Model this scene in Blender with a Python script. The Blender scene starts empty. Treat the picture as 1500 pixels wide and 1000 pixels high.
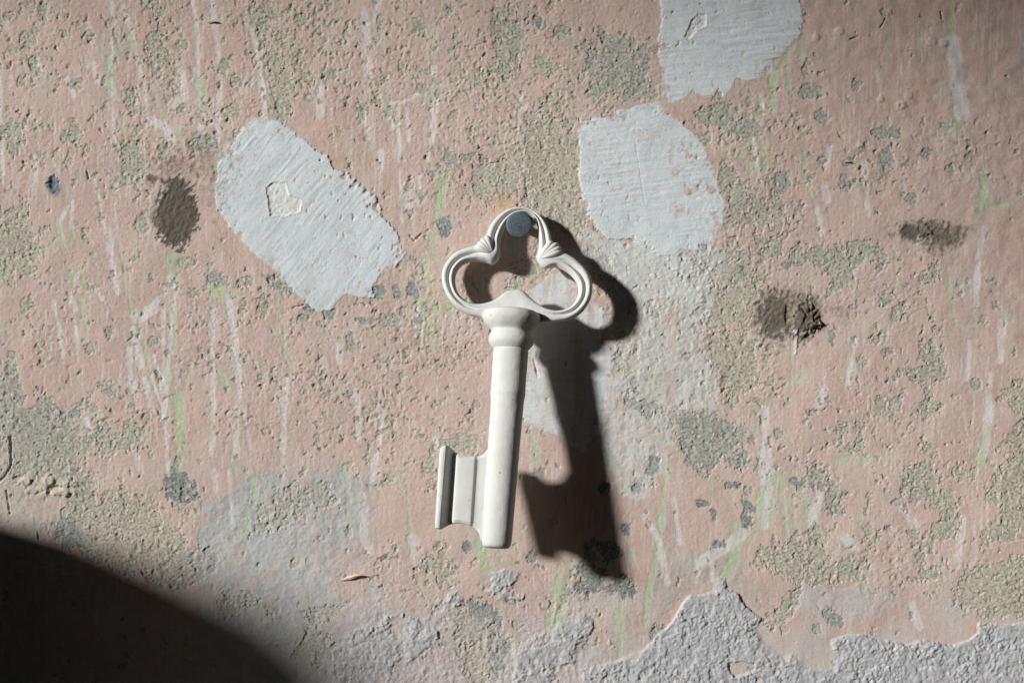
import bpy, bmesh, math, random
import numpy as np
from mathutils import Vector, Matrix

# ------------------------------------------------------------------ camera, light
S = 0.0006                 # metres per photograph pixel on the wall
D = 2000.0                 # camera distance in the same pixels
scene = bpy.context.scene
COL = scene.collection

def W(x, y, d=0.0):
    """wall pixel (x right, y down) and distance d in front of the wall -> metres"""
    return Vector(((x - 750.0) * S, -d * S, (500.0 - y) * S))

cam_d = bpy.data.cameras.new('camera')
cam_d.sensor_width = 36.0
cam_d.lens = 36.0 * D / 1500.0
cam_d.clip_start = 0.01
cam_d.clip_end = 100.0
cam = bpy.data.objects.new('camera', cam_d)
COL.objects.link(cam)
cam.location = W(750, 500, D)
cam.rotation_euler = (math.radians(90), 0, 0)
scene.camera = cam

K, G = 0.68, 0.385          # light travel: 1 to the right, K into the wall, G down
LDIR = Vector((1.0, K, -G)).normalized()
sun_d = bpy.data.lights.new('sun', 'SUN')
sun_d.energy = 4.75
sun_d.angle = math.radians(4.2)
sun_d.color = (1.0, 0.985, 0.95)
sun = bpy.data.objects.new('sun', sun_d)
COL.objects.link(sun)
sun.rotation_euler = LDIR.to_track_quat('-Z', 'Y').to_euler()

world = bpy.data.worlds.new('World')
scene.world = world
world.use_nodes = True
wn = world.node_tree
bg = wn.nodes['Background']
sky = wn.nodes.new('ShaderNodeTexSky')
sky.sky_type = 'NISHITA'
sky.sun_disc = False
sky.sun_elevation = math.asin(-LDIR.z)
sky.sun_rotation = math.atan2(-LDIR.x, -LDIR.y)
sky.dust_density = 0.5
sky.ozone_density = 3.0
wn.links.new(sky.outputs['Color'], bg.inputs['Color'])
bg.inputs['Strength'].default_value = 0.075
vs = scene.view_settings
vs.view_transform = 'Standard'
vs.look = 'None'
vs.exposure = 0.0
vs.gamma = 1.0

# ------------------------------------------------------------------ helpers
def lin(r, g, b):
    f = lambda c: (c / 255 / 12.92) if c <= 10 else ((c / 255 + 0.055) / 1.055) ** 2.4
    return np.array([f(r), f(g), f(b)], np.float32)

def link(name, me, mat=None, parent=None):
    o = bpy.data.objects.new(name, me)
    COL.objects.link(o)
    if mat: me.materials.append(mat)
    if parent: o.parent = parent
    return o

def tag(o, label=None, cat=None, kind=None, group=None):
    if label: o['label'] = label
    if cat: o['category'] = cat
    if kind: o['kind'] = kind
    if group: o['group'] = group
    return o

def mat_new(name):
    m = bpy.data.materials.new(name)
    m.use_nodes = True
    return m, m.node_tree, m.node_tree.nodes['Principled BSDF']

def node(nt, t, **kw):
    n = nt.nodes.new(t)
    for k, v in kw.items():
        if k in n.inputs: n.inputs[k].default_value = v
        else: setattr(n, k, v)
    return n

# ------------------------------------------------------------------ materials
def wall_material():
    m, nt, b = mat_new('weathered_paint')
    at = node(nt, 'ShaderNodeAttribute', attribute_name='paint')
    tc = node(nt, 'ShaderNodeTexCoord')
    n1 = node(nt, 'ShaderNodeTexNoise', Scale=900.0, Detail=4.0, Roughness=0.65)
    nt.links.new(tc.outputs['Object'], n1.inputs['Vector'])
    r1 = node(nt, 'ShaderNodeMapRange')
    r1.inputs['From Min'].default_value = 0.25; r1.inputs['From Max'].default_value = 0.75
    r1.inputs['To Min'].default_value = 0.80; r1.inputs['To Max'].default_value = 1.17
    nt.links.new(n1.outputs['Fac'], r1.inputs['Value'])
    mx = node(nt, 'ShaderNodeVectorMath', operation='MULTIPLY')
    nt.links.new(at.outputs['Color'], mx.inputs[0])
    nt.links.new(r1.outputs['Result'], mx.inputs[1])
    nt.links.new(mx.outputs['Vector'], b.inputs['Base Color'])
    b.inputs['Roughness'].default_value = 0.85
    b.inputs['Specular IOR Level'].default_value = 0.25
    n2 = node(nt, 'ShaderNodeTexNoise', Scale=1500.0, Detail=3.0, Roughness=0.6)
    nt.links.new(tc.outputs['Object'], n2.inputs['Vector'])
    bp = node(nt, 'ShaderNodeBump', Strength=0.55, Distance=0.0007)
    nt.links.new(n2.outputs['Fac'], bp.inputs['Height'])
    nt.links.new(bp.outputs['Normal'], b.inputs['Normal'])
    return m

def key_material():
    m, nt, b = mat_new('matt_white_coating')
    tc = node(nt, 'ShaderNodeTexCoord')
    n1 = node(nt, 'ShaderNodeTexNoise', Scale=45.0, Detail=5.0, Roughness=0.6)
    nt.links.new(tc.outputs['Object'], n1.inputs['Vector'])
    cr = node(nt, 'ShaderNodeValToRGB')
    cr.color_ramp.elements[0].position = 0.3; cr.color_ramp.elements[0].color = (0.615, 0.622, 0.602, 1)
    cr.color_ramp.elements[1].position = 0.7; cr.color_ramp.elements[1].color = (0.695, 0.70, 0.68, 1)
    nt.links.new(n1.outputs['Fac'], cr.inputs['Fac'])
    # a few dark pinholes
    vo = node(nt, 'ShaderNodeTexVoronoi', Scale=75.0)
    nt.links.new(tc.outputs['Object'], vo.inputs['Vector'])
    pr = node(nt, 'ShaderNodeMapRange')
    pr.inputs['From Min'].default_value = 0.035; pr.inputs['From Max'].default_value = 0.075
    pr.inputs['To Min'].default_value = 0.45; pr.inputs['To Max'].default_value = 1.0
    nt.links.new(vo.outputs['Distance'], pr.inputs['Value'])
    mx = node(nt, 'ShaderNodeVectorMath', operation='MULTIPLY')
    nt.links.new(cr.outputs['Color'], mx.inputs[0])
    nt.links.new(pr.outputs['Result'], mx.inputs[1])
    nt.links.new(mx.outputs['Vector'], b.inputs['Base Color'])
    b.inputs['Roughness'].default_value = 0.75
    b.inputs['Specular IOR Level'].default_value = 0.2
    n2 = node(nt, 'ShaderNodeTexNoise', Scale=600.0, Detail=4.0, Roughness=0.6)
    nt.links.new(tc.outputs['Object'], n2.inputs['Vector'])
    b1 = node(nt, 'ShaderNodeBump', Strength=0.22, Distance=0.0007)
    nt.links.new(n2.outputs['Fac'], b1.inputs['Height'])
    n3 = node(nt, 'ShaderNodeTexNoise', Scale=90.0, Detail=3.0)
    nt.links.new(tc.outputs['Object'], n3.inputs['Vector'])
    b2 = node(nt, 'ShaderNodeBump', Strength=0.28, Distance=0.003)
    nt.links.new(n3.outputs['Fac'], b2.inputs['Height'])
    nt.links.new(b1.outputs['Normal'], b2.inputs['Normal'])
    nt.links.new(b2.outputs['Normal'], b.inputs['Normal'])
    return m

def nail_material():
    m, nt, b = mat_new('dull_zinc_steel')
    tc = node(nt, 'ShaderNodeTexCoord')
    n1 = node(nt, 'ShaderNodeTexNoise', Scale=500.0, Detail=6.0, Roughness=0.7)
    nt.links.new(tc.outputs['Object'], n1.inputs['Vector'])
    cr = node(nt, 'ShaderNodeValToRGB')
    cr.color_ramp.elements[0].position = 0.3; cr.color_ramp.elements[0].color = (0.045, 0.065, 0.08, 1)
    cr.color_ramp.elements[1].position = 0.72; cr.color_ramp.elements[1].color = (0.15, 0.19, 0.21, 1)
    nt.links.new(n1.outputs['Fac'], cr.inputs['Fac'])
    nt.links.new(cr.outputs['Color'], b.inputs['Base Color'])
    b.inputs['Metallic'].default_value = 0.25
    b.inputs['Roughness'].default_value = 0.6
    bp = node(nt, 'ShaderNodeBump', Strength=0.4, Distance=0.0004)
    nt.links.new(n1.outputs['Fac'], bp.inputs['Height'])
    nt.links.new(bp.outputs['Normal'], b.inputs['Normal'])
    return m

def dark_material(name='dark_blocker', a=(0.02, 0.018, 0.016, 1), c=(0.06, 0.052, 0.045, 1)):  # dull surface for the added light blockers
    m, nt, b = mat_new(name)
    tc = node(nt, 'ShaderNodeTexCoord')
    n1 = node(nt, 'ShaderNodeTexNoise', Scale=12.0, Detail=6.0, Roughness=0.7)
    nt.links.new(tc.outputs['Object'], n1.inputs['Vector'])
    cr = node(nt, 'ShaderNodeValToRGB')
    cr.color_ramp.elements[0].color = a
    cr.color_ramp.elements[1].color = c
    nt.links.new(n1.outputs['Fac'], cr.inputs['Fac'])
    nt.links.new(cr.outputs['Color'], b.inputs['Base Color'])
    b.inputs['Roughness'].default_value = 0.9
    return m

M_WALL, M_KEY, M_NAIL, M_DARK = wall_material(), key_material(), nail_material(), dark_material()

# ------------------------------------------------------------------ noise
rng = np.random.RandomState(7)
PERM = np.concatenate([rng.permutation(512)] * 3).astype(np.int32)
ANG = rng.rand(512).astype(np.float32) * 2 * np.pi
GX, GY = np.cos(ANG).astype(np.float32), np.sin(ANG).astype(np.float32)

def perlin(x, y, seed=0):
    x = x + np.float32(seed * 37.17); y = y + np.float32(seed * 91.73)
    xi = np.floor(x).astype(np.int32); yi = np.floor(y).astype(np.int32)
    fx = (x - xi).astype(np.float32); fy = (y - yi).astype(np.float32)
    xi &= 511; yi &= 511
    u = fx * fx * fx * (fx * (fx * 6 - 15) + 10); v = fy * fy * fy * (fy * (fy * 6 - 15) + 10)
    def g(ix, iy, dx, dy):
        h = PERM[PERM[ix] + iy]
        return GX[h] * dx + GY[h] * dy
    a = g(xi, yi, fx, fy); b = g(xi + 1, yi, fx - 1, fy)
    c = g(xi, yi + 1, fx, fy - 1); d = g(xi + 1, yi + 1, fx - 1, fy - 1)
    a += (b - a) * u; c += (d - c) * u
    return (a + (c - a) * v) * np.float32(1.5)

def fbm(x, y, lam, octv, seed=0, gain=0.5):
    t = 0; amp = 1.0; tot = 0
    for i in range(octv):
        t = t + amp * perlin(x / lam, y / lam, seed + i); tot += amp
        amp *= gain; lam *= 0.5
    return t / tot

def sstep(a, b, x):
    t = np.clip((x - a) / (b - a), 0, 1)
    return t * t * (3 - 2 * t)

# ------------------------------------------------------------------ the wall: traced wear
# white filler patches
FILL = {
 'large': [(373,172),(390,172),(417,185),(443,203),(462,220),(480,230),(490,247),(505,253),(520,267),(537,282),(550,290),(562,317),(577,332),(592,370),(585,385),(560,400),(545,420),(548,434),(525,435),(505,430),(495,440),(487,452),(470,456),(455,448),(430,425),(400,396),(370,368),(345,342),(330,322),(318,300),(315,270),(320,245),(330,225),(345,205),(360,185)],
 'middle': [(850,182),(867,173),(893,168),(920,158),(947,152),(963,150),(970,163),(993,177),(1010,190),(1022,203),(1032,218),(1040,240),(1048,262),(1055,280),(1062,300),(1058,320),(1055,345),(1045,355),(1030,350),(1020,370),(1000,365),(980,378),(960,370),(940,355),(915,350),(890,352),(875,335),(865,320),(855,300),(850,270),(850,230),(848,200)],
 'upper': [(970,-80),(1180,-80),(1173,0),(1176,20),(1170,55),(1160,62),(1150,75),(1140,88),(1128,88),(1118,100),(1112,115),(1095,120),(1080,115),(1070,130),(1060,142),(1052,128),(1045,140),(1030,143),(1015,130),(1005,140),(990,152),(978,150),(970,130),(968,100),(966,60),(968,30)],
 'centre': [(775,425),(795,412),(808,400),(822,392),(838,400),(850,428),(870,440),(885,450),(888,475),(880,500),(895,510),(899,530),(895,552),(908,562),(905,590),(892,610),(872,640),(855,665),(835,652),(815,632),(795,630),(775,622),(755,600),(750,500)],
}
CHIP = [[(390,275),(400,268),(418,268),(424,285),(442,295),(440,310),(420,316),(397,316),(393,300)],
        [(1002,55),(1012,30),(1022,20),(1034,22),(1034,38),(1020,48),(1010,58)]]
# rough lavender render
REND = [
 [(860,1080),(868,1005),(880,975),(905,965),(935,958),(962,932),(985,910),(1000,880),(1010,872),(1048,868),(1053,848),(1061,846),(1062,862),(1082,870),(1090,885),(1116,905),(1104,920),(1115,940),(1130,955),(1150,966),(1160,960),(1170,968),(1178,980),(1200,978),(1223,984),(1225,965),(1217,936),(1240,930),(1262,929),(1290,937),(1330,943),(1346,937),(1370,940),(1395,945),(1417,938),(1431,926),(1432,910),(1470,915),(1600,900),(1600,1080)],
 [(648,880),(660,870),(690,858),(705,845),(720,838),(745,835),(765,842),(768,860),(765,880),(740,880),(720,874),(700,870),(680,885),(655,895)],
 [(490,935),(540,915),(590,900),(640,925),(662,970),(668,1080),(480,1080)],
 [(755,950),(800,925),(850,905),(885,925),(905,960),(870,1010),(862,1080),(745,1080)]
]
ISLE = [(1066,970),(1085,968),(1106,970),(1107,980),(1090,988),(1075,991),(1068,981)]
# glazes: (polygon, colour, strength, edge roughness)
GLAZE = [
 ([(840,345),(880,345),(920,345),(960,370),(1000,368),(1035,362),(1058,385),(1058,420),(1045,450),(1040,470),(1030,500),(1032,520),(1052,545),(1055,580),(1040,605),(1000,605),(988,625),(985,650),(975,690),(950,725),(920,745),(905,712),(890,680),(870,650),(895,600),(905,565),(893,553),(893,515),(890,480),(895,440),(880,410),(850,385)], (200,201,197), 0.88, 18),
 ([(850,335),(900,340),(960,350),(1040,350),(1060,385),(1040,440),(980,450),(920,440),(890,400)], (204,209,210), 0.6, 26),
 ([(300,745),(320,722),(370,700),(400,692),(450,702),(500,690),(530,700),(542,760),(522,800),(500,832),(492,870),(472,900),(480,960),(500,1000),(520,1080),(280,1080),(300,900),(330,880),(285,850),(255,832),(285,800)], (180,184,184), 0.9, 30),
 ([(-200,560),(0,545),(20,600),(40,650),(70,690),(105,705),(103,740),(70,800),(0,830),(-200,830)], (186,183,172), 0.75, 14),
 ([(470,900),(520,880),(560,890),(640,900),(700,890),(780,900),(860,915),(900,960),(870,1090),(460,1090)], (186,181,180), 0.75, 26),
 ([(500,920),(540,930),(560,980),(570,1090),(490,1090)], (184,184,186), 0.6, 26),
 ([(1170,870),(1210,855),(1260,862),(1310,868),(1330,890),(1310,905),(1250,912),(1190,905),(1165,890)], (190,185,184), 0.6, 22),
 ([(1000,820),(1060,800),(1090,830),(1110,860),(1120,900),(1090,890),(1070,850),(1040,845),(1000,870),(975,890),(960,860)], (172,168,160), 0.5, 18),
 ([(960,740),(985,760),(990,800),(1000,850),(980,900),(940,940),(900,970),(880,960),(920,900),(950,850),(960,800)], (182,172,166), 0.5, 22),
 ([(500,690),(560,700),(545,760),(540,820),(500,830)], (185,180,174), 0.5, 14),
]
# patches of bare plaster: (polygon, tone 0 beige .. 1 blue grey .. 2 very dark)
BARE = [
 ([(100,700),(130,690),(150,720),(190,725),(235,760),(290,800),(300,850),(260,870),(190,840),(120,810),(85,780)],.3),
 ([(60,590),(110,600),(130,650),(110,700),(70,700),(20,690),(10,640)],.5),
 ([(395,720),(430,708),(490,712),(500,740),(450,755),(400,760)],.15),
 ([(748,388),(785,352),(815,350),(835,385),(815,395),(795,412),(770,425),(755,432),(745,415)],.15),
 ([(725,290),(775,285),(850,300),(862,340),(830,345),(800,320),(760,300),(725,310)],.05),
 ([(1020,375),(1070,370),(1100,395),(1120,420),(1105,470),(1060,480),(1040,470),(1050,430)],.15),
 ([(880,470),(915,480),(935,520),(925,560),(905,545),(903,510)],.2),
 ([(1105,340),(1140,345),(1150,365),(1180,362),(1230,355),(1275,350),(1280,370),(1255,392),(1265,410),(1250,425),(1235,420),(1225,442),(1220,410),(1205,395),(1180,385),(1150,380),(1125,378),(1105,360)],.6),
 ([(1285,350),(1301,360),(1296,395),(1280,400)],.4),
 ([(1355,385),(1378,380),(1380,395),(1372,415),(1350,417),(1355,400)],.3),
 ([(1278,420),(1300,430),(1318,428),(1318,450),(1315,472),(1305,472),(1298,450),(1285,442)],.4),
 ([(1363,463),(1378,470),(1376,493),(1365,485)],.4),
 ([(1350,505),(1365,500),(1385,520),(1390,550),(1385,566),(1355,566),(1335,555),(1313,540),(1320,532),(1345,535)],.5),
 ([(1283,485),(1303,483),(1305,500),(1285,507),(1271,505)],.3),
 ([(1300,550),(1312,548),(1310,570),(1330,575),(1328,595),(1315,610),(1325,626),(1310,620),(1295,600),(1277,594),(1277,583),(1300,575)],.4),
 ([(1355,568),(1365,573),(1381,590),(1378,606),(1355,611),(1345,595)],.3),
 ([(1223,620),(1240,613),(1250,635),(1246,662),(1230,652),(1226,632)],.7),
 ([(1253,618),(1273,624),(1266,645),(1276,682),(1255,662)],.5),
 ([(1352,640),(1377,660),(1362,667),(1349,657)],.4),
 ([(1600,545),(1480,563),(1462,580),(1475,590),(1490,610),(1480,630),(1465,650),(1448,656),(1470,667),(1475,672),(1448,700),(1444,730),(1460,745),(1450,770),(1428,782),(1428,797),(1445,800),(1470,791),(1490,786),(1600,770)],.15),
 ([(1035,495),(1045,482),(1075,480),(1095,490),(1110,520),(1110,560),(1085,590),(1070,600),(1058,580),(1050,545),(1035,520)],.25),
 ([(985,600),(1000,594),(1030,600),(1060,610),(1100,630),(1106,645),(1095,660),(1090,692),(1075,690),(1060,680),(1045,692),(1030,701),(1010,691),(1000,662),(985,632)],.8),
 ([(1180,678),(1200,672),(1215,690),(1230,710),(1240,720),(1230,740),(1238,755),(1230,766),(1215,760),(1205,745),(1203,725),(1190,713),(1174,715),(1178,690)],.7),
 ([(1108,803),(1135,795),(1160,788),(1180,769),(1200,772),(1215,774),(1230,780),(1215,790),(1213,805),(1220,826),(1245,815),(1259,815),(1254,840),(1235,856),(1210,861),(1170,856),(1140,846),(1112,836),(1104,820)],.35),
 ([(1325,678),(1370,676),(1378,700),(1375,715),(1395,720),(1414,725),(1405,745),(1410,765),(1400,786),(1385,797),(1370,781),(1359,770),(1375,755),(1355,740),(1330,739),(1318,715)],.3),
 ([(1390,680),(1405,673),(1431,685),(1425,706),(1405,711),(1394,700)],.3),
 ([(1345,825),(1379,835),(1375,856),(1355,851),(1336,835)],.3),
 ([(1325,773),(1351,780),(1345,790),(1328,788)],.4),
 ([(1405,840),(1440,825),(1500,808),(1600,800),(1600,902),(1480,906),(1440,906),(1420,896),(1400,886),(1388,865),(1400,850)],.1),
 ([(1263,770),(1281,763),(1276,786),(1264,792)],.4),
 ([(1150,870),(1171,861),(1171,880),(1160,906),(1130,921),(1113,905),(1135,885)],.3),
 ([(1200,893),(1220,889),(1239,915),(1236,921),(1214,913)],1.1),
 ([(1250,830),(1275,800),(1290,770),(1282,800),(1268,830),(1255,850)],.4),
 ([(665,900),(690,876),(725,880),(737,900),(735,932),(722,1000),(700,1080),(685,1080),(680,980),(663,930)],.3),
 ([(722,925),(735,928),(748,950),(745,975),(728,990),(720,950)],1.0),
 ([(690,880),(722,878),(730,900),(728,915),(695,905),(680,892)],1.2),
 ([(625,810),(640,793),(660,798),(663,830),(671,850),(660,867),(640,861),(635,842),(616,830)],.05),
 ([(623,680),(640,668),(642,722),(629,718)],.1),
 ([(640,640),(680,632),(705,640),(700,665),(660,668),(645,655)],.05),
 ([(845,828),(860,817),(880,828),(900,838),(925,848),(941,866),(925,877),(890,866),(860,877),(841,866)],1.4),
 ([(848,790),(870,780),(905,790),(915,810),(895,825),(860,818)],1.5),
 ([(907,575),(920,568),(940,578),(962,590),(975,605),(950,613),(925,601),(909,590)],1.0),
 ([(852,600),(870,596),(880,610),(882,626),(868,620),(856,610)],1.2),
 ([(-200,333),(30,300),(32,283),(45,290),(44,320),(66,335),(64,370),(60,397),(30,411),(0,426),(-200,430)],.15),
 ([(-200,545),(20,538),(31,560),(31,575),(45,592),(60,568),(81,580),(79,610),(87,640),(86,690),(40,672),(0,660),(-200,650)],.6),
 ([(140,555),(166,553),(171,580),(150,582),(141,570)],.5),
 ([(133,640),(150,628),(175,635),(180,623),(211,618),(213,652),(190,667),(138,667)],.4),
 ([(105,595),(120,583),(131,590),(115,611),(101,608)],.5),
 ([(215,-80),(240,-80),(241,40),(244,70),(240,110),(225,121),(214,95),(211,70),(225,45)],.1),
 ([(390,65),(415,70),(425,95),(436,130),(431,165),(415,182),(395,165),(395,130),(387,100)],.1),
 ([(370,-60),(402,-60),(402,40),(386,56),(369,40)],.3),
 ([(5,185),(30,173),(36,200),(28,227),(9,222)],.7),
 ([(82,190),(108,175),(121,190),(115,214),(90,212)],.5),
 ([(180,215),(205,200),(214,235),(205,268),(178,270),(172,250)],.4),
 ([(108,745),(140,742),(185,735),(240,745),(235,790),(230,820),(200,850),(165,840),(120,815),(125,780)],.2),
 ([(240,695),(262,686),(285,700),(292,725),(280,740),(255,735),(240,720)],1.3),
 ([(70,770),(95,755),(120,780),(115,805),(90,800)],1.0),
 ([(372,745),(385,741),(440,738),(445,760),(410,780),(380,782)],.1),
 ([(312,880),(335,862),(358,868),(384,876),(378,888),(352,888),(348,905),(330,912),(312,892)],.05),
 ([(384,888),(395,882),(421,884),(416,900),(396,905),(386,898)],.0),
 ([(435,890),(460,886),(495,890),(490,910),(470,912),(470,925),(500,935),(498,965),(460,972),(430,965),(425,950),(445,925),(442,905)],.1),
 ([(440,805),(500,800),(520,830),(505,850),(470,862),(450,850),(438,830)],-1),
 ([(385,402),(405,398),(432,410),(430,430),(405,430),(388,418)],.9),
 ([(300,400),(330,395),(345,410),(325,420),(302,415)],.8),
 ([(1033,395),(1060,375),(1095,372),(1110,395),(1090,410),(1050,415)],.3),
 ([(770,175),(800,160),(848,185),(850,300),(830,330),(800,300),(775,270),(765,220)],.1),
 ([(720,10),(745,5),(770,30),(765,90),(740,120),(722,90)],.5),
 ([(860,60),(900,50),(940,70),(960,110),(955,145),(910,150),(870,140),(855,100)],.6),
 ([(690,230),(740,225),(770,245),(760,300),(720,300),(690,280)],.3),
 ([(650,215),(690,225),(725,225),(700,245),(655,240)],.8),
 ([(860,350),(890,370),(905,400),(900,430),(880,440),(862,410)],.15),
 ([(1055,235),(1075,250),(1110,290),(1150,290),(1160,330),(1110,335),(1070,320)],.4),
]
ELL = [ # cx, cy, rx, ry, tone
 (1237,268,10,11,.8),(1300,235,11,19,.7),(1288,196,11,8,.7),(1312,196,8,7,.7),(1356,227,9,7,.9),(1290,283,8,5,.5),(1243,238,7,5,.8),(1337,292,9,8,.7),(1145,268,14,16,.7),(1060,260,9,13,.5),
 (1255,122,6,10,.7),(1205,170,10,10,.9),(1050,170,30,20,.5),(1100,190,22,14,.5),(1185,135,20,12,.6),(1150,390,8,6,1.2),(1185,605,12,6,.6),(1140,635,6,5,.5),(1303,517,11,5,.5),(1265,528,8,6,.4),(1430,562,8,8,.4),(1453,427,7,6,.3),(1455,412,8,6,.3),
 (1405,420,5,5,.3),(1327,418,6,5,.3),(1220,487,5,12,.9),(1075,711,7,5,1.1),(1098,745,8,11,1.3),(1095,762,10,9,1.3),(1032,737,7,4,1.3),(1046,755,4,7,1.3),(1055,797,9,6,1.2),(1163,704,6,4,1.1),(1168,741,5,5,1.1),(1272,727,7,8,.6),(1303,773,6,5,.6),(1312,735,5,4,.6),
 (684,801,7,9,1.3),(778,815,6,9,1.1),(793,829,7,4,1.2),(758,823,3,3,1.2),(566,817,8,3,1.1),(885,716,9,8,1.3),(957,687,9,15,1.3),(932,716,6,7,1.4),(919,777,8,9,1.3),(862,912,8,7,1.0),(836,920,8,14,1.0),(757,916,6,7,.4),(970,930,18,14,.8),(795,690,7,9,.9),(803,680,4,5,.9),
 (552,428,12,10,1.1),(582,428,7,8,1.1),(605,425,11,12,1.1),(538,470,12,5,.9),(570,470,14,10,.6),(515,502,7,15,.4),(653,333,10,12,1.2),(658,12,7,6,.7),(570,700,9,5,.5),
 (40,445,10,12,.3),(160,485,8,12,.5),(225,500,8,8,.5),(132,510,6,7,.5),(285,430,10,8,.1),(360,412,12,8,.3),(385,450,8,14,.3),(460,450,12,6,1.1),(445,468,8,6,.4),(482,462,8,9,.9),(270,385,15,9,.1),(62,530,7,5,.4),
 (40,60,12,14,.1),(48,90,8,10,.2),(62,14,8,13,.6),(15,22,10,6,.1),(328,97,9,11,.3),(340,83,5,4,.7),(130,55,9,10,.2),(265,68,12,10,.3),(195,145,8,18,.6),(115,125,10,8,.4),(270,160,14,8,.4),(30,120,7,9,.5),(155,155,8,7,.4),(340,165,14,12,.3),(345,120,10,14,.2),(440,30,9,8,.4),(480,110,10,14,.3),(300,210,20,12,.4),(208,330,12,14,.2),
 (620,640,6,5,.5),(555,150,6,5,.5),(590,100,8,9,.4),(620,130,9,6,.7),(820,45,14,10,.5),(790,35,5,6,1.2),(905,330,9,7,.4),(1185,262,6,5,.5),(1085,395,4,6,1.6),(1000,620,10,8,1.1),(930,560,6,5,.6),(1010,520,6,5,.5),
]
# zones with many small chips: cx, cy, rx, ry, strength
ZONE = [(420,60,130,120,.75),(230,60,70,120,.7),(60,60,90,90,.55),(30,200,70,80,.6),(190,220,70,90,.7),(760,130,170,160,.9),(600,90,110,130,.65),(820,260,90,110,1.1),(900,110,90,90,.8),(700,270,120,70,.8),
        (500,90,80,110,.75),(620,480,130,120,.75),(560,600,130,110,.65),(440,560,110,130,.6),(330,480,160,110,.45),(120,420,110,90,.4),(60,500,80,90,.4),(180,620,110,60,.7),(330,620,80,60,.4),(420,760,90,50,.5),(640,600,90,110,.5),
        (1080,190,120,70,.8),(1100,300,110,70,.9),(1060,420,90,90,1.0),(1090,540,70,80,.8),(1290,240,90,70,.55),(1400,220,120,60,.5),(1240,390,130,60,.5),(1300,440,90,70,.5),(1260,600,90,90,.45),(1320,820,120,60,.6),(1150,680,120,70,.35),
        (180,760,120,60,.8),(960,460,90,110,.5),(960,640,60,60,.4),(720,900,160,80,.4),(600,850,110,60,.5),(30,680,80,60,.6),(330,160,60,60,.6),(1350,700,160,120,.3)]
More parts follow.
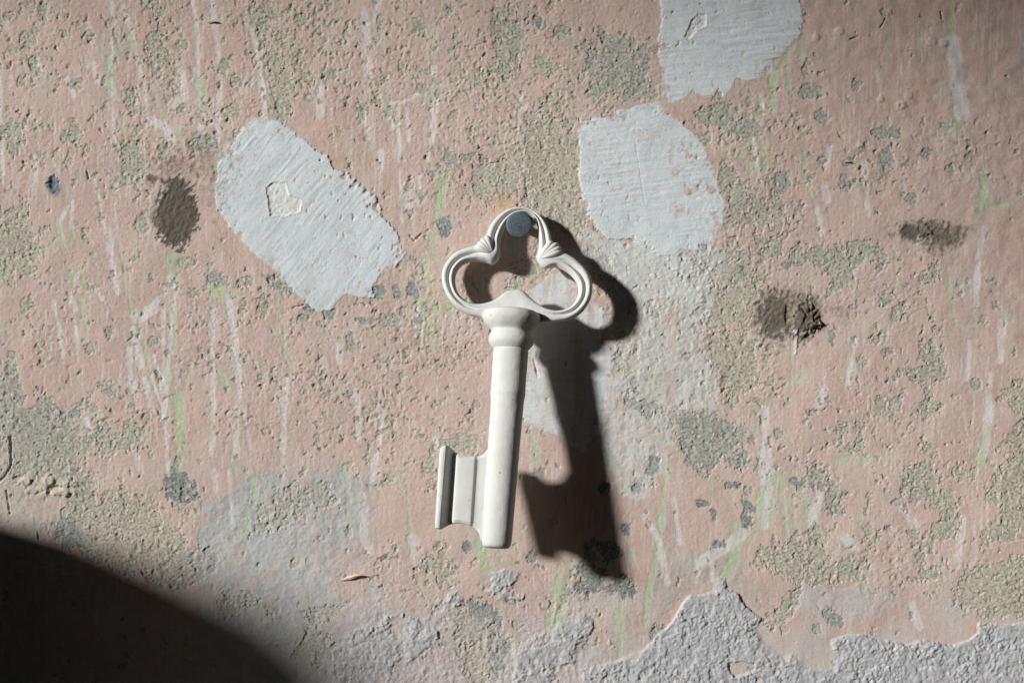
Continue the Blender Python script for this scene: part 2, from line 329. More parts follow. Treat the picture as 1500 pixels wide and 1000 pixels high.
# streaks: colour, width, points
STK = [
('g',6,[(163,15),(168,50),(176,72)]),('g',15,[(165,85),(160,110),(163,137)]),('w',6,[(163,5),(165,140)]),('w',6,[(165,140),(168,215)]),('w',8,[(180,10),(192,50),(202,90),(210,130),(215,155)]),('g',9,[(190,52),(195,68)]),
('w',7,[(283,0),(290,60),(290,120),(298,170)]),('g',10,[(294,120),(300,157)]),('w',8,[(309,0),(318,60),(322,120),(318,190),(320,240)]),('w',8,[(365,20),(375,70),(385,130),(388,165)]),('w',12,[(266,110),(270,140),(252,160)]),('g',5,[(222,125),(235,165),(240,178)]),
('w',14,[(222,176),(245,187),(250,205)]),('w',4,[(135,250),(145,290),(152,330),(160,370)]),('w',6,[(50,230),(53,265)]),('w',9,[(97,115),(108,140)]),('w',12,[(470,130),(466,150),(470,172)]),('g',4,[(484,150),(488,225)]),('g',12,[(176,180),(180,186)]),('g',8,[(194,190),(196,195)]),
('g',5,[(80,232),(82,255)]),('g',5,[(91,225),(95,250)]),('w',6,[(105,295),(105,340)]),('w',5,[(84,330),(100,302)]),('w',6,[(-2,90),(5,270)]),('w',5,[(166,300),(170,345)]),('g',5,[(330,178),(333,205),(322,222)]),('w',7,[(130,35),(133,70),(127,98)]),('w',9,[(55,95),(60,103)]),
('w',8,[(137,95),(142,120)]),('g',4,[(143,228),(144,248)]),('w',11,[(293,185),(296,195)]),('w',6,[(10,30),(14,50)]),
('w',14,[(535,15),(540,112)]),('w',9,[(553,0),(546,40)]),('g',5,[(555,25),(561,75)]),('g',4,[(646,0),(640,40),(631,80),(633,105)]),('w',10,[(636,100),(635,118)]),('w',6,[(572,152),(600,146),(613,135)]),('w',11,[(567,160),(574,187)]),('w',7,[(581,160),(583,235)]),('w',7,[(595,160),(598,205)]),
('w',10,[(642,130),(636,160),(632,205)]),('w',7,[(532,165),(541,202)]),('w',12,[(558,225),(556,246)]),('w',16,[(592,270),(597,302)]),('w',5,[(585,250),(588,325)]),('g',4,[(679,125),(686,180)]),('g',15,[(650,258),(645,290),(642,322)]),('g',8,[(725,206),(727,216)]),('w',18,[(775,192),(783,220)]),
('w',10,[(790,163),(798,182)]),('w',10,[(762,145),(768,158)]),('w',12,[(755,244),(786,252)]),('w',14,[(770,272),(790,292)]),('g',5,[(512,220),(505,252)]),('w',9,[(790,225),(805,230)]),('w',5,[(630,210),(626,235)]),('w',7,[(614,258),(612,300)]),('g',5,[(600,310),(606,345)]),
('g',9,[(1160,65),(1150,85),(1141,102)]),('g',6,[(1173,60),(1173,97)]),('g',5,[(1153,100),(1155,132)]),('g',12,[(1132,92),(1132,162)]),('w',12,[(1127,88),(1129,103)]),('g',10,[(1117,145),(1105,182),(1090,215),(1084,232)]),('w',8,[(1113,142),(1118,162)]),('g',11,[(1118,200),(1120,247)]),('w',9,[(1102,200),(1108,257)]),('g',14,[(1100,235),(1096,252)]),
('g',7,[(1178,195),(1178,257)]),('g',5,[(1180,265),(1190,290),(1196,308)]),('w',9,[(1195,305),(1202,340)]),('w',11,[(1215,215),(1208,242)]),('w',12,[(1207,270),(1210,292)]),('w',11,[(1265,240),(1270,312)]),('g',11,[(1402,158),(1403,187)]),('g',14,[(1438,250),(1440,280),(1447,300)]),('g',10,[(1433,297),(1432,322)]),('g',8,[(1450,303),(1480,298)]),('w',24,[(1395,60),(1402,130),(1408,165)]),('g',10,[(1392,0),(1394,50)]),
('w',8,[(1400,130),(1418,128)]),('w',9,[(1252,280),(1250,295)]),('w',7,[(1283,105),(1285,118)]),
('g',5,[(1310,345),(1312,414)]),('g',6,[(1388,390),(1390,430),(1400,475),(1415,481),(1426,455)]),('w',10,[(1441,333),(1432,380),(1428,445)]),('w',7,[(1420,500),(1416,555)]),('w',11,[(1470,460),(1465,500),(1463,528)]),('g',8,[(1468,455),(1480,470)]),('w',13,[(1450,550),(1447,600),(1440,668)]),('g',6,[(1446,620),(1438,666)]),('w',8,[(1252,500),(1240,562)]),('w',10,[(1207,567),(1200,592)]),
('g',3,[(1160,500),(1158,590)]),('w',15,[(1120,600),(1122,666)]),('w',3,[(1164,470),(1168,560)]),('g',6,[(1270,645),(1280,668)]),('g',5,[(1108,620),(1104,642)]),('v',4,[(1022,490),(1025,540),(1014,587)]),('v',4,[(1034,500),(1033,580)]),('v',3,[(960,640),(958,720)]),('w',9,[(1183,503),(1186,515)]),('g',9,[(1170,545),(1172,560)]),
('g',9,[(84,325),(95,368)]),('g',5,[(105,335),(118,390),(131,442)]),('g',7,[(102,390),(109,422)]),('w',9,[(101,432),(110,452)]),('g',8,[(117,440),(126,477)]),('w',7,[(78,440),(88,490),(92,522)]),('w',8,[(110,480),(112,500)]),('g',6,[(110,500),(117,562)]),('w',9,[(160,335),(165,392)]),('w',8,[(165,395),(172,427)]),('g',3,[(172,340),(185,430),(196,457)]),
('g',19,[(251,378),(256,412)]),('w',10,[(250,405),(240,430),(215,455),(195,462)]),('w',17,[(200,467),(215,460),(227,448)]),('g',6,[(195,455),(210,500),(223,552)]),('w',6,[(222,550),(238,600),(246,662)]),('w',10,[(194,480),(206,535)]),('w',6,[(225,520),(236,572)]),('w',10,[(256,410),(250,500),(245,540),(239,615)]),('g',5,[(256,440),(255,520),(247,562)]),('w',8,[(190,510),(190,562)]),('w',11,[(194,560),(206,603)]),('w',8,[(211,555),(223,602)]),('w',6,[(237,450),(240,562)]),
('w',9,[(313,450),(310,520),(312,590),(310,664)]),('w',9,[(335,440),(345,500),(350,560),(345,662)]),('w',6,[(357,600),(366,655)]),('g',8,[(281,533),(272,560)]),('g',18,[(262,580),(265,620),(265,690)]),('g',10,[(325,545),(328,562)]),('g',3,[(405,430),(405,490),(395,515)]),('g',4,[(416,430),(416,520),(426,542)]),('w',9,[(421,550),(415,610),(415,662)]),('w',6,[(133,418),(152,440)]),('w',10,[(126,615),(130,632)]),('g',15,[(134,600),(140,604)]),
('g',5,[(-5,482),(10,480),(25,540),(34,572)]),('g',4,[(499,500),(495,590),(488,612)]),('w',8,[(495,505),(496,530)]),('g',10,[(309,420),(316,435)]),('g',10,[(324,423),(328,437)]),('g',9,[(342,430),(345,436)]),
('g',14,[(629,343),(636,377)]),('g',10,[(623,380),(629,417)]),('w',11,[(611,450),(613,508)]),('g',10,[(634,435),(641,462)]),('g',8,[(629,470),(634,502)]),('g',11,[(654,443),(663,458)]),('g',12,[(616,438),(621,462)]),('w',9,[(522,570),(526,645)]),('w',8,[(562,600),(555,652)]),('g',10,[(780,638),(789,675)]),('g',5,[(957,530),(953,582)]),('g',9,[(930,540),(933,562)]),('w',9,[(637,640),(640,655)]),
('w',9,[(200,668),(206,690)]),('w',8,[(245,668),(247,687)]),('w',9,[(312,690),(316,717)]),('w',6,[(335,690),(340,765)]),('g',6,[(340,668),(350,722)]),('g',10,[(360,745),(362,778)]),('g',10,[(84,666),(88,702)]),('w',7,[(95,676),(104,706)]),('v',7,[(412,670),(413,712)]),('g',14,[(370,705),(375,740)]),
('g',8,[(505,668),(512,762)]),('w',10,[(551,664),(543,702)]),('w',15,[(530,725),(532,790),(540,805)]),('g',5,[(583,700),(590,722)]),('g',6,[(596,702),(602,782)]),('w',18,[(604,790),(609,822)]),('g',18,[(709,800),(713,833)]),('g',9,[(700,785),(701,812)]),('g',11,[(731,805),(736,818)]),('g',4,[(767,735),(765,790),(757,818)]),('g',9,[(826,808),(815,860),(804,912)]),('g',11,[(846,808),(826,870),(815,922)]),
('w',4,[(820,920),(825,950),(838,980)]),('g',6,[(903,880),(901,932)]),('g',8,[(910,880),(907,965)]),('g',10,[(970,740),(965,800),(950,860),(945,912)]),('w',10,[(943,755),(965,790),(976,852)]),('w',8,[(985,730),(996,795)]),('g',7,[(975,690),(970,765)]),('g',9,[(923,805),(928,830)]),
('w',22,[(1120,666),(1122,700),(1118,765)]),('g',10,[(1116,715),(1110,770),(1098,792)]),('g',17,[(1135,697),(1137,706)]),('g',8,[(1143,700),(1148,760),(1152,783)]),('g',5,[(1133,720),(1127,782)]),('g',6,[(1158,690),(1165,773)]),('g',9,[(1180,725),(1182,768)]),('w',15,[(1203,718),(1192,745),(1190,768)]),('g',5,[(1041,705),(1048,767)]),('g',20,[(1080,770),(1074,820),(1064,843)]),('w',17,[(1092,778),(1060,803),(1023,822)]),('w',8,[(1020,820),(1018,852)]),('w',8,[(1041,815),(1043,848)]),
('g',6,[(1258,738),(1258,768)]),('g',16,[(1228,676),(1270,670)]),('g',9,[(1298,722),(1304,728)]),('w',12,[(1320,745),(1336,762)]),('w',16,[(1234,785),(1253,802)]),('w',11,[(1410,760),(1405,800),(1402,828)]),('w',8,[(1428,798),(1425,823)]),('w',11,[(1334,882),(1346,917)]),('g',16,[(1432,668),(1440,676)]),('g',7,[(1264,852),(1266,875)]),
]
CRACK = [(2.2,[(15,640),(17,680),(8,697),(-5,708)]),(1.8,[(10,718),(15,752)]),(2.0,[(782,527),(785,540),(788,552)]),(1.6,[(55,775),(57,790)]),(1.6,[(600,345),(607,352),(618,342)]),(1.4,[(430,450),(445,447)]),(1.3,[(1378,18),(1380,28)]),(1.4,[(1290,40),(1297,28)]),(1.3,[(1245,58),(1257,54)]),(1.3,[(930,205),(945,300)]),(1.6,[(128,250),(130,262)])]

# ------------------------------------------------------------------ the wall: grid
def axis(lo, hi, step, far):
    a = list(np.arange(lo, hi + step, step))
    s, v = step, a[-1]
    up = []
    while v < far[1]:
        s *= 1.035 if s < 6 else 1.25; v += s; up.append(v)
    s, v = step, a[0]
    dn = []
    while v > far[0]:
        s *= 1.035 if s < 6 else 1.25; v -= s; dn.append(v)
    return np.array(dn[::-1] + a + up, np.float32)

STEP = 1.22
ax, ay = axis(-20, 1520, STEP, (-900, 2400)), axis(-20, 1020, STEP, (-700, 1700))
nx, ny = len(ax), len(ay)
X, Y = [a.astype(np.float32) for a in np.meshgrid(ax, ay)]
shape = X.shape

NE = fbm(X, Y, 26, 5, 3, 0.72)                   # roughens every traced edge
NS = fbm(X, Y * 0.25, 7, 3, 11, 0.6)            # streaky, drawn out downwards
lft = X < 700
NB = fbm(np.where(lft, .64 * X - .77 * Y, X - .12 * Y) * .12, np.where(lft, .77 * X + .64 * Y, Y + .12 * X), 6.5, 3, 19, 0.6)   # trowel marks

def box_of(pts, m):
    xs = [p[0] for p in pts]; ys = [p[1] for p in pts]
    i0, i1 = np.searchsorted(ax, [min(xs) - m, max(xs) + m]); j0, j1 = np.searchsorted(ay, [min(ys) - m, max(ys) + m])
    return slice(j0, j1), slice(i0, i1)

def poly_sd(pts, m=14):
    sl = box_of(pts, m)
    x, y = X[sl], Y[sl]
    ins = np.zeros(x.shape, bool); dd = np.full(x.shape, 1e9, np.float32)
    n = len(pts)
    for k in range(n):
        (x0, y0), (x1, y1) = pts[k], pts[(k + 1) % n]
        if y0 != y1:
            ins ^= ((y0 > y) != (y1 > y)) & (x < (x1 - x0) * (y - y0) / (y1 - y0) + x0)
        ex, ey = x1 - x0, y1 - y0
        t = np.clip(((x - x0) * ex + (y - y0) * ey) / max(ex * ex + ey * ey, 1e-6), 0, 1)
        dd = np.minimum(dd, (x - x0 - t * ex) ** 2 + (y - y0 - t * ey) ** 2)
    d = np.sqrt(dd)
    return sl, np.where(ins, d, -d)

def line_sd(pts, m=20):
    sl = box_of(pts, m)
    x, y = X[sl], Y[sl]
    dd = np.full(x.shape, 1e9, np.float32)
    for (x0, y0), (x1, y1) in zip(pts, pts[1:]):
        ex, ey = x1 - x0, y1 - y0
        t = np.clip(((x - x0) * ex + (y - y0) * ey) / max(ex * ex + ey * ey, 1e-6), 0, 1)
        dd = np.minimum(dd, (x - x0 - t * ex) ** 2 + (y - y0 - t * ey) ** 2)
    return sl, -np.sqrt(dd)

PI = fbm(X, Y, 15, 4, 23, 0.65)                  # flecks of paint left on bare places
SC = fbm(X, Y, 70, 2, 27) * 1.6                   # where an edge is scuffed rather than broken
LAB = np.zeros(shape, np.int16)                  # which piece of the wall a point belongs to
names = {0: None}
def new_label(name, label=None):
    k = len(names); names[k] = (name, label); return k

# bare plaster
bare = np.zeros(shape, np.float32); tone = np.full(shape, 0.3, np.float32) + 0.5 * fbm(X, Y, 90, 2, 31)
for pts, t in BARE:
    sl, sd = poly_sd(pts)
    if t < 0:
        continue
    e = sd - 1 + NE[sl] * 24
    isl = sstep(.08, .20, PI[sl] - np.clip(sd, 0, 30) * .006)
    w_ = 0.8 + 7 * np.clip(SC[sl], 0, 1) * (X[sl] < 1130)
    m = sstep(-w_, w_, e) * (1 - isl)
    bare[sl] = np.maximum(bare[sl], m)
    tone[sl] = np.where(e > -2, t + 0.25 * NE[sl], tone[sl])
    LAB[sl][(e > 0.3) & (isl < .5)] = new_label('bare_plaster')
for cx, cy, rx, ry, t in ELL:
    sl = box_of([(cx - rx, cy - ry), (cx + rx, cy + ry)], 12)
    r = np.sqrt(((X[sl] - cx) / rx) ** 2 + ((Y[sl] - cy) / ry) ** 2)
    e = (1 - r) * min(rx, ry) + NE[sl] * 12
    m = sstep(-0.9, 0.9, e)
    bare[sl] = np.maximum(bare[sl], m)
    tone[sl] = np.where(e > -2, t + 0.25 * NE[sl], tone[sl])
    if min(rx, ry) >= 5: LAB[sl][e > 0.3] = new_label('bare_plaster')

# chips in the pink paint
dens = np.zeros(shape, np.float32)
for cx, cy, rx, ry, s in ZONE:
    sl = box_of([(cx - 2 * rx, cy - 2 * ry), (cx + 2 * rx, cy + 2 * ry)], 1)
    dens[sl] = np.maximum(dens[sl], s * np.exp(-1.1 * (((X[sl] - cx) / rx) ** 2 + ((Y[sl] - cy) / ry) ** 2)))
dens = dens * (1 + 0.9 * fbm(X, Y, 45, 2, 41))
wx, wy = 3.0 * perlin(X / 9, Y / 9, 51), 3.0 * perlin(X / 9, Y / 9, 52)
SZ = 1 + .5 * np.clip(fbm(X, Y, 120, 2, 65) * 1.5, -.6, 1)
P1 = perlin((X + wx) / 8.5, (Y + wy) / 10, 61)
P2 = perlin((X + wx) / 4.4, (Y + wy) / 5.2, 62)
chips = sstep(0.0, 0.10, P1 + 0.55 * P2 - (0.92 - 0.70 * np.clip(dens, 0, 1.15)))
P3 = perlin((X + .5 * wx) / 3.6, (Y + .5 * wy) / 4.4, 63)
dents = sstep(0.0, .3, P2 + .5 * P3 - .38) * (.35 + np.clip(dens, 0, 1))
def cells(x, y, c, seed):
    gx, gy = np.floor(x / c).astype(np.int32), np.floor(y / c).astype(np.int32)
    best = np.full(x.shape, 1e9, np.float32); hid = np.zeros(x.shape, np.float32)
    for dx in (-1, 0, 1):
        for dy in (-1, 0, 1):
            a = PERM[(PERM[(gx + dx + seed) & 511] + ((gy + dy) & 511)) & 511]
            b = PERM[(a + 77) & 511]; h = PERM[(b + 191) & 511]
            d = (x - (gx + dx + a / 512.0) * c) ** 2 + (y - (gy + dy + b / 512.0) * c) ** 2
            m = d < best
            best = np.where(m, d, best).astype(np.float32); hid = np.where(m, h / 512.0, hid).astype(np.float32)
    return hid
dn = np.clip(dens, 0, 1.1)
clus = fbm(X, Y, 30, 3, 67, .6)
ux, uy = X + 2.2 * perlin(X / 5, Y / 5, 53), Y + 2.2 * perlin(X / 5, Y / 5, 54)
c1 = cells(ux, uy, 5.6, 11) < .008 + .30 * np.clip(dn + .9 * clus - .25, 0, 1)
c2 = cells(ux, uy, 11.0, 29) < .006 + .17 * np.clip(dn + 1.2 * clus - .35, 0, 1)
flk = np.maximum(c1, c2).astype(np.float32)
pin = sstep(0.0, 0.10, P2 + .3 * P3 - (0.86 - 0.36 * np.clip(dens, 0, 1)))
pits = np.maximum(chips, 0.75 * pin)

# glaze
glz = []
for pts, c, s, rough in GLAZE:
    sl, sd = poly_sd(pts, 24)
    m = sstep(-3.5, 3.5, sd + NE[sl] * rough * 1.6 + NS[sl] * rough * .5) * s
    glz.append((sl, m, lin(*c)))

# white filler
fill = np.zeros(shape, np.float32)
FL = {'large': 'pale blue white filler patch with slanting trowel marks and a chipped dent',
      'middle': 'white filler patch with straight left edge and ragged pink speckles',
      'upper': 'white filler patch running off the top edge of the photo',
      'centre': 'worn white filler patch behind the key'}
thin0 = fbm(X, Y * .6, 9, 3, 73, .65)
WORN = fbm(X, Y, 26, 4, 71, 0.62)
for k, pts in FILL.items():
    sl, sd = poly_sd(pts, 16)
    e = sd + NE[sl] * 7 + NB[sl] * (3 + 7 * np.clip(SC[sl] + .35, 0, 1))
    worn = sstep(0.28, 0.40, WORN[sl] - (0.006 if k == 'centre' else 0.010) * np.clip(sd, 0, 40) + 0.12)
    w_ = .8 + 5 * np.clip(SC[sl] + .1, 0, 1)
    m = sstep(-w_, w_, e) * (1 - 0.75 * worn)
    if k == 'centre': m = m * np.clip(.72 + .9 * fbm(X[sl] + .05 * Y[sl], Y[sl] * .15, 16, 3, 211, .6), .3, .95)
    fill[sl] = np.maximum(fill[sl], m)
    LAB[sl][e > 0] = new_label('filler_patch', FL[k])
sl, sd = poly_sd([(975,185),(1010,190),(1040,250),(1050,340),(1000,360),(985,300)])
fill[sl] *= 1 - .85 * sstep(.12, .3, WORN[sl] + .5 * PI[sl]) * sstep(-6, 8, sd)
fill *= 1 - .7 * sstep(.34, .46, thin0)


# rough render
rend = np.zeros(shape, np.float32)
RL = ['rough lavender grey render along the bottom edge', 'small rough grey render patch under the key', None, None]
for i, pts in enumerate(REND):
    sl, sd = poly_sd(pts, 16)
    e = sd + NE[sl] * (5 if i == 0 else 12)
    w_ = 1 + 9 * np.clip(SC[sl] + .05, 0, 1) * (X[sl] < 1240)
    rend[sl] = np.maximum(rend[sl], sstep(-w_, w_, e) * (1 if i < 1 else .8 * sstep(-.25, .2, SC[sl] + NE[sl])))
    LAB[sl][e > 0] = new_label('rough_render', RL[i])
sl, sd = poly_sd(ISLE)
rend[sl] *= 1 - sstep(-1, 1, sd + NE[sl] * 5)

# ---------------- colours (albedo of each layer)
def mix(a, b, t):
    return a + (b - a) * t[..., None]
E0 = 1.07
def A(r, g, b): return lin(r, g, b) * E0
beige, grey, blue, dark = A(184,178,165), A(172,171,162), A(150,156,154), A(124,130,130)
nb = fbm(X, Y, 12, 3, 81, 0.65)
col = mix(np.broadcast_to(beige, shape + (3,)), grey, sstep(0.1, 0.7, tone + 0.5 * nb))
col = mix(col, blue, sstep(0.65, 1.15, tone + 0.5 * nb))
col = mix(col, dark, sstep(1.0, 1.6, tone + 0.5 * nb) * .8)
speck = perlin(X / 3.1, Y / 3.1, 83)
col = mix(col, A(206,200,172), sstep(0.25, 0.6, speck) * 0.5)
col = mix(col, A(98,100,94), sstep(0.2, 0.5, -speck) * 0.65)

big, mid = fbm(X, Y, 220, 3, 91), fbm(X, Y * .6, 45, 3, 95)
pink = mix(np.broadcast_to(A(203,180,172), shape + (3,)), A(197,170,160), sstep(-.4, .5, big))
pink = mix(pink, A(196,178,170), sstep(0.05, 0.6, mid) * .6)
pink = mix(pink, A(201,175,163), sstep(0.1, .7, -mid) * .5)
pink = mix(pink, A(192,184,177), sstep(0.1, 0.6, NS + .3 * big) * .4)
pink = mix(pink, A(208,172,153), sstep(.12, .55, fbm(X, Y, 75, 3, 99, .6)) * .3)
thin = fbm(X, Y, 24, 4, 97, .68)
pink = mix(pink, A(180,172,156), sstep(.0, .55, thin + .55 * dens - .28) * .6)
V1 = fbm(X + .05 * Y, Y * .045, 3.2, 2, 201); V2 = fbm(X - .12 * Y, Y * .05, 3.6, 2, 205)
pink = mix(pink, A(212,207,203), sstep(.16, .5, V1 + .3 * big + .25 * SC) * .55)
pink = mix(pink, A(190,200,172), sstep(.26, .56, V2 - .2 * big + .2 * SC) * .42)
V3 = fbm(X + .03 * Y, Y * .02, 5.5, 3, 207)
pink = mix(pink, A(186,176,168), sstep(.1, .5, V3) * .5)
VG = fbm(X + .04 * Y, Y * .12, 14, 3, 209, .6)
for sl, m, c in glz:
    pink[sl] = mix(pink[sl], c * E0, m * sstep(-.42, .12, .5 * thin[sl] + .4 * mid[sl] + .55 * VG[sl]))
pink = mix(pink, A(192,188,185), sstep(820, 1010, Y + 120 * SC + 90 * NE) * .65)
CW, CG, CV = A(215,213,211), A(181,196,165), A(198,195,184)
sth = np.zeros(shape, np.float32)
for c, w, pts in STK:
    sl, sd = line_sd(pts)
    e = sd + w * .46 + NE[sl] * 3.5 + NS[sl] * 2.2
    a = sstep(-2.2, 2.4, e) * np.clip(0.9 + .9 * NS[sl] + .5 * SC[sl], 0.25, 1) * (.85 if c == 'g' else .82)
    pink[sl] = mix(pink[sl], {'w': CW, 'g': CG, 'v': CV}[c], a)
    sth[sl] = np.maximum(sth[sl], a)
pits = np.maximum(pits * np.clip(.2 + .9 * SC + .45 * dens, .08, 1), flk * .95)
paint_on = (1 - bare) * (1 - pits)
bare_v = 1 - paint_on
col = mix(col, pink, paint_on)
gl = np.zeros(shape, np.float32)
for sl, m, c in glz: gl[sl] = np.maximum(gl[sl], m)
# thin wash of grey over bare places inside glazes
for sl, m, c in glz:
    col[sl] = mix(col[sl], c * E0, m * .35)
fcol = mix(np.broadcast_to(A(211,219,224), shape + (3,)), A(200,208,213), sstep(-.2, .6, NB))
fcol = mix(fcol, A(206,196,190), sstep(.15, .6, WORN) * .5)
col = mix(col, fcol, fill * .95)
rcol = mix(np.broadcast_to(A(174,175,179), shape + (3,)), A(195,194,194), sstep(-.1, .5, fbm(X, Y, 10, 3, 101)))
col = mix(col, rcol, rend)

# ---------------- stains
g0 = fbm(X, Y, 5.2, 3, 141, .75)
crumb = cells(ux, uy, 3.4, 41) + .9 * cells(ux + 1.6 * perlin(X / 3, Y / 3, 57), uy, 6.5, 43) - .95       # loose grains, each with its own height
lump = cells(ux + 4 * perlin(X / 12, Y / 12, 58), uy, 13.0, 47) - .5
amp = np.clip(1 + 1.6 * fbm(X, Y, 38, 2, 143), .35, 1.9)
grain = (.55 * g0 + .55 * crumb) * amp
stain = np.zeros(shape, np.float32)
sm = fbm(X + .4 * Y, Y * .6, 6, 3, 111, .7)
def st(cx, cy, rx, ry, s, ang=0.0, soft=.55, rough=.7):
    sl = box_of([(cx - 2.2 * max(rx, ry), cy - 2.2 * max(rx, ry)), (cx + 2.2 * max(rx, ry), cy + 2.2 * max(rx, ry))], 2)
    c, sn = math.cos(ang), math.sin(ang)
    dx, dy = X[sl] - cx, Y[sl] - cy
    r = np.sqrt(((dx * c + dy * sn) / rx) ** 2 + ((-dx * sn + dy * c) / ry) ** 2)
    stain[sl] = np.maximum(stain[sl], s * sstep(1 + soft, 1 - soft, r + rough * sm[sl] + rough * .6 * NE[sl]))
st(259, 312, 31, 52, 1.0, 0, .14, .5); st(256, 295, 24, 28, 1.0, 0, .3); st(232, 318, 14, 20, .6, 0, .6); st(262, 248, 40, 30, .46, 0, .5, 2.4); st(300, 235, 36, 30, .42, 0, .4, 2.6); st(222, 262, 10, 7, .7, 0, .5, 1.2); st(310,285,26,30,.30,0,.3,2.2)
st(1137, 462, 33, 40, .74, .2, .45, .8); st(1172, 468, 30, 30, .78, .5, .4, .8); st(1165, 440, 46, 20, .6, .2, .6); st(1225, 455, 30, 8, .4, .1, .7, 1.2)
st(1358, 338, 52, 16, .68, -.05, .5, .9); st(1384, 350, 34, 18, .66, -.35, .5, .9); st(1335, 338, 20, 14, .8, 0, .5); st(1400,335,30,8,.5,0,.6,1.2)
st(79, 272, 9, 13, .9, .3, .3); st(1008, 545, 7, 4, .3); st(757, 330, 30, 20, .0)
st0 = stain
stain = sstep(.18, .78, stain + .26 * grain + .30 * (cells(ux + .5 * uy, uy * .6, 4.2, 71) - .5)) * np.clip(.5 + .6 * stain, 0, 1)
col = mix(col, A(120,114,100), np.clip(st0, 0, 1) * .38)
for cx, cy, rr in ((738, 300, 22), (732, 352, 16)):
    sl = box_of([(cx - 2 * rr, cy - 2 * rr), (cx + 2 * rr, cy + 2 * rr)], 2)
    col[sl] = mix(col[sl], A(206,160,122), sstep(1.2, .2, np.hypot(X[sl] - cx, Y[sl] - cy) / rr + .8 * NE[sl]) * .5)
col = mix(col, A(84,81,71), np.clip(stain, 0, 1) * .9)
# blue-grey paint showing in the old chip on the left
sl = box_of([(70,258),(92,290)], 2)
col[sl] = mix(col[sl], A(110,128,140), sstep(14, 8, np.hypot(X[sl] - 80, (Y[sl] - 273) * .8) + 6 * NE[sl]) * .7)

# ---------------- relief (in pixels, towards the viewer)
peel = fbm(X, Y, 13, 3, 121, .55)
soft_zone = sstep(-250, 250, (X - 1150) - (Y - 150) * 0.9)
H = 2.6 * fbm(X, Y, 260, 2, 131) + 1.3 * fbm(X, Y, 60, 2, 135)
H += .85 * paint_on + peel * paint_on * (0.16 + 0.25 * np.clip(dens, 0, 1) + .2 * soft_zone) + 1.3 * soft_zone * paint_on * fbm(X, Y, 26, 2, 123)
H += (1.05 * grain + .35 * lump - 1.0 * (cells(ux, uy, 5.0, 61) < .05)) * (1 - paint_on) + (0.16 + 0.38 * np.clip(dens, 0, 1)) * grain * paint_on - .6 * dents * paint_on
H += 0.6 * paint_on * sstep(.2, .55, perlin(X / 7, Y / 7, 151)) * np.clip(dens + .15, 0, 1)
H += 1.1 * gl * fbm(X, Y, 16, 3, 191, .6) * paint_on
low = sstep(860, 960, Y + 60 * SC) * sstep(470, 560, X) * sstep(900, 840, X)
H += low * 1.5 * fbm(X, Y, 9, 3, 195, .7)
H -= 0.35 * sth * paint_on
for w, pts in CRACK:
    sl, sd = line_sd(pts)
    H[sl] -= 2.6 * sstep(-1.0, .4, sd + w * .5 + NE[sl] * 2.2)
hf = 1.8 + 0.75 * NB * (.3 + 1.3 * np.clip(SC + .3, 0, 1)) + 0.14 * grain + .3 * peel + 1.0 * fbm(X, Y, 60, 2, 135)
H = H + (np.maximum(hf, 0.35 * H + hf * .65) - H) * np.clip(fill * 1.1, 0, 1) * .85
for pts in CHIP:
    sl, sd = poly_sd(pts)
    e = sd + NE[sl] * 4
    m = sstep(-1, 1, e)
    H[sl] += -1.3 * m + 0.7 * grain[sl] * m + .5 * np.exp(-(e / 1.8) ** 2)
    col[sl] = mix(col[sl], A(220,221,218), m * .6)
    col[sl] = mix(col[sl], A(196,168,150), np.exp(-((e + .5) / 1.3) ** 2) * .4 * sstep(-.3,.3,PI[sl]))
    LAB[sl][e > 0] = new_label('chipped_dent')
rg = 1 - 2 * np.abs(fbm(X, Y, 13, 4, 161, .62))
hr = 2.5 + .9 * rg + 1.6 * fbm(X, Y, 30, 3, 165, .7) + 1.7 * grain + 1.2 * lump
H = H + (hr - H) * rend
H += 1.6 * np.clip(stain, 0, 1) * sm
# lump and hole of the crumbling stain on the right, rubble of the break low on the left
def bump(cx, cy, rx, ry, h, rough=.5, s=171):
    sl = box_of([(cx - 2 * rx, cy - 2 * ry), (cx + 2 * rx, cy + 2 * ry)], 2)
    r = np.sqrt(((X[sl] - cx) / rx) ** 2 + ((Y[sl] - cy) / ry) ** 2) + rough * fbm(X[sl], Y[sl], 9, 3, s, .65)
    H[sl] += h * sstep(1.15, .45, r)
bump(1177, 467, 22, 28, 5.5, .55); bump(1170, 460, 9, 12, 2.5, .8); bump(1153, 462, 4, 17, -2.5, .3); bump(1192, 474, 9, 8, 4, .9)
sl = box_of([(1150,435),(1180,515)], 2)
col[sl] = mix(col[sl], A(150,144,126), sstep(4.0, 1.0, np.abs(X[sl] - 1160 - .012 * (Y[sl] - 465) ** 2 * (Y[sl] < 480) + 3 * sm[sl])) * sstep(26, 12, np.abs(Y[sl] - 468) + 22 * NE[sl]) * .7)  # lit left edge of the lump, painted in as a pale rim
bump(1166, 503, 3, 20, 1.5, .6)
bump(38, 705, 14, 7, 2, .9); bump(28, 700, 9, 4, -3, .9); bump(52, 718, 18, 5, 1.6, 1.1); bump(80, 714, 12, 4, -4, .9); bump(90, 722, 22, 5, 2.2, .9); bump(105, 708, 14, 4, 1.5, .9, 3); bump(72, 704, 10, 7, 2.5)
bump(1350, 338, 14, 10, 2.5, .8); bump(78, 268, 7, 9, -3, .6)
sl = box_of([(30,690),(120,735)], 2)
col[sl] = mix(col[sl], A(214,204,176), sstep(.05, .5, fbm(X[sl], Y[sl], 8, 2, 181)) * sstep(34, 8, np.abs(Y[sl] - 716) + np.abs(X[sl] - 75) * .5) * .8)
for cx, cy, r in [(1365,61,8),(1383,63,7),(1320,155,8),(1290,145,6),(1230,45,7),(1302,20,5),(1195,55,6),(1330,140,7),(1260,215,8)]:
    bump(cx, cy, r, r, 1.5, .4)

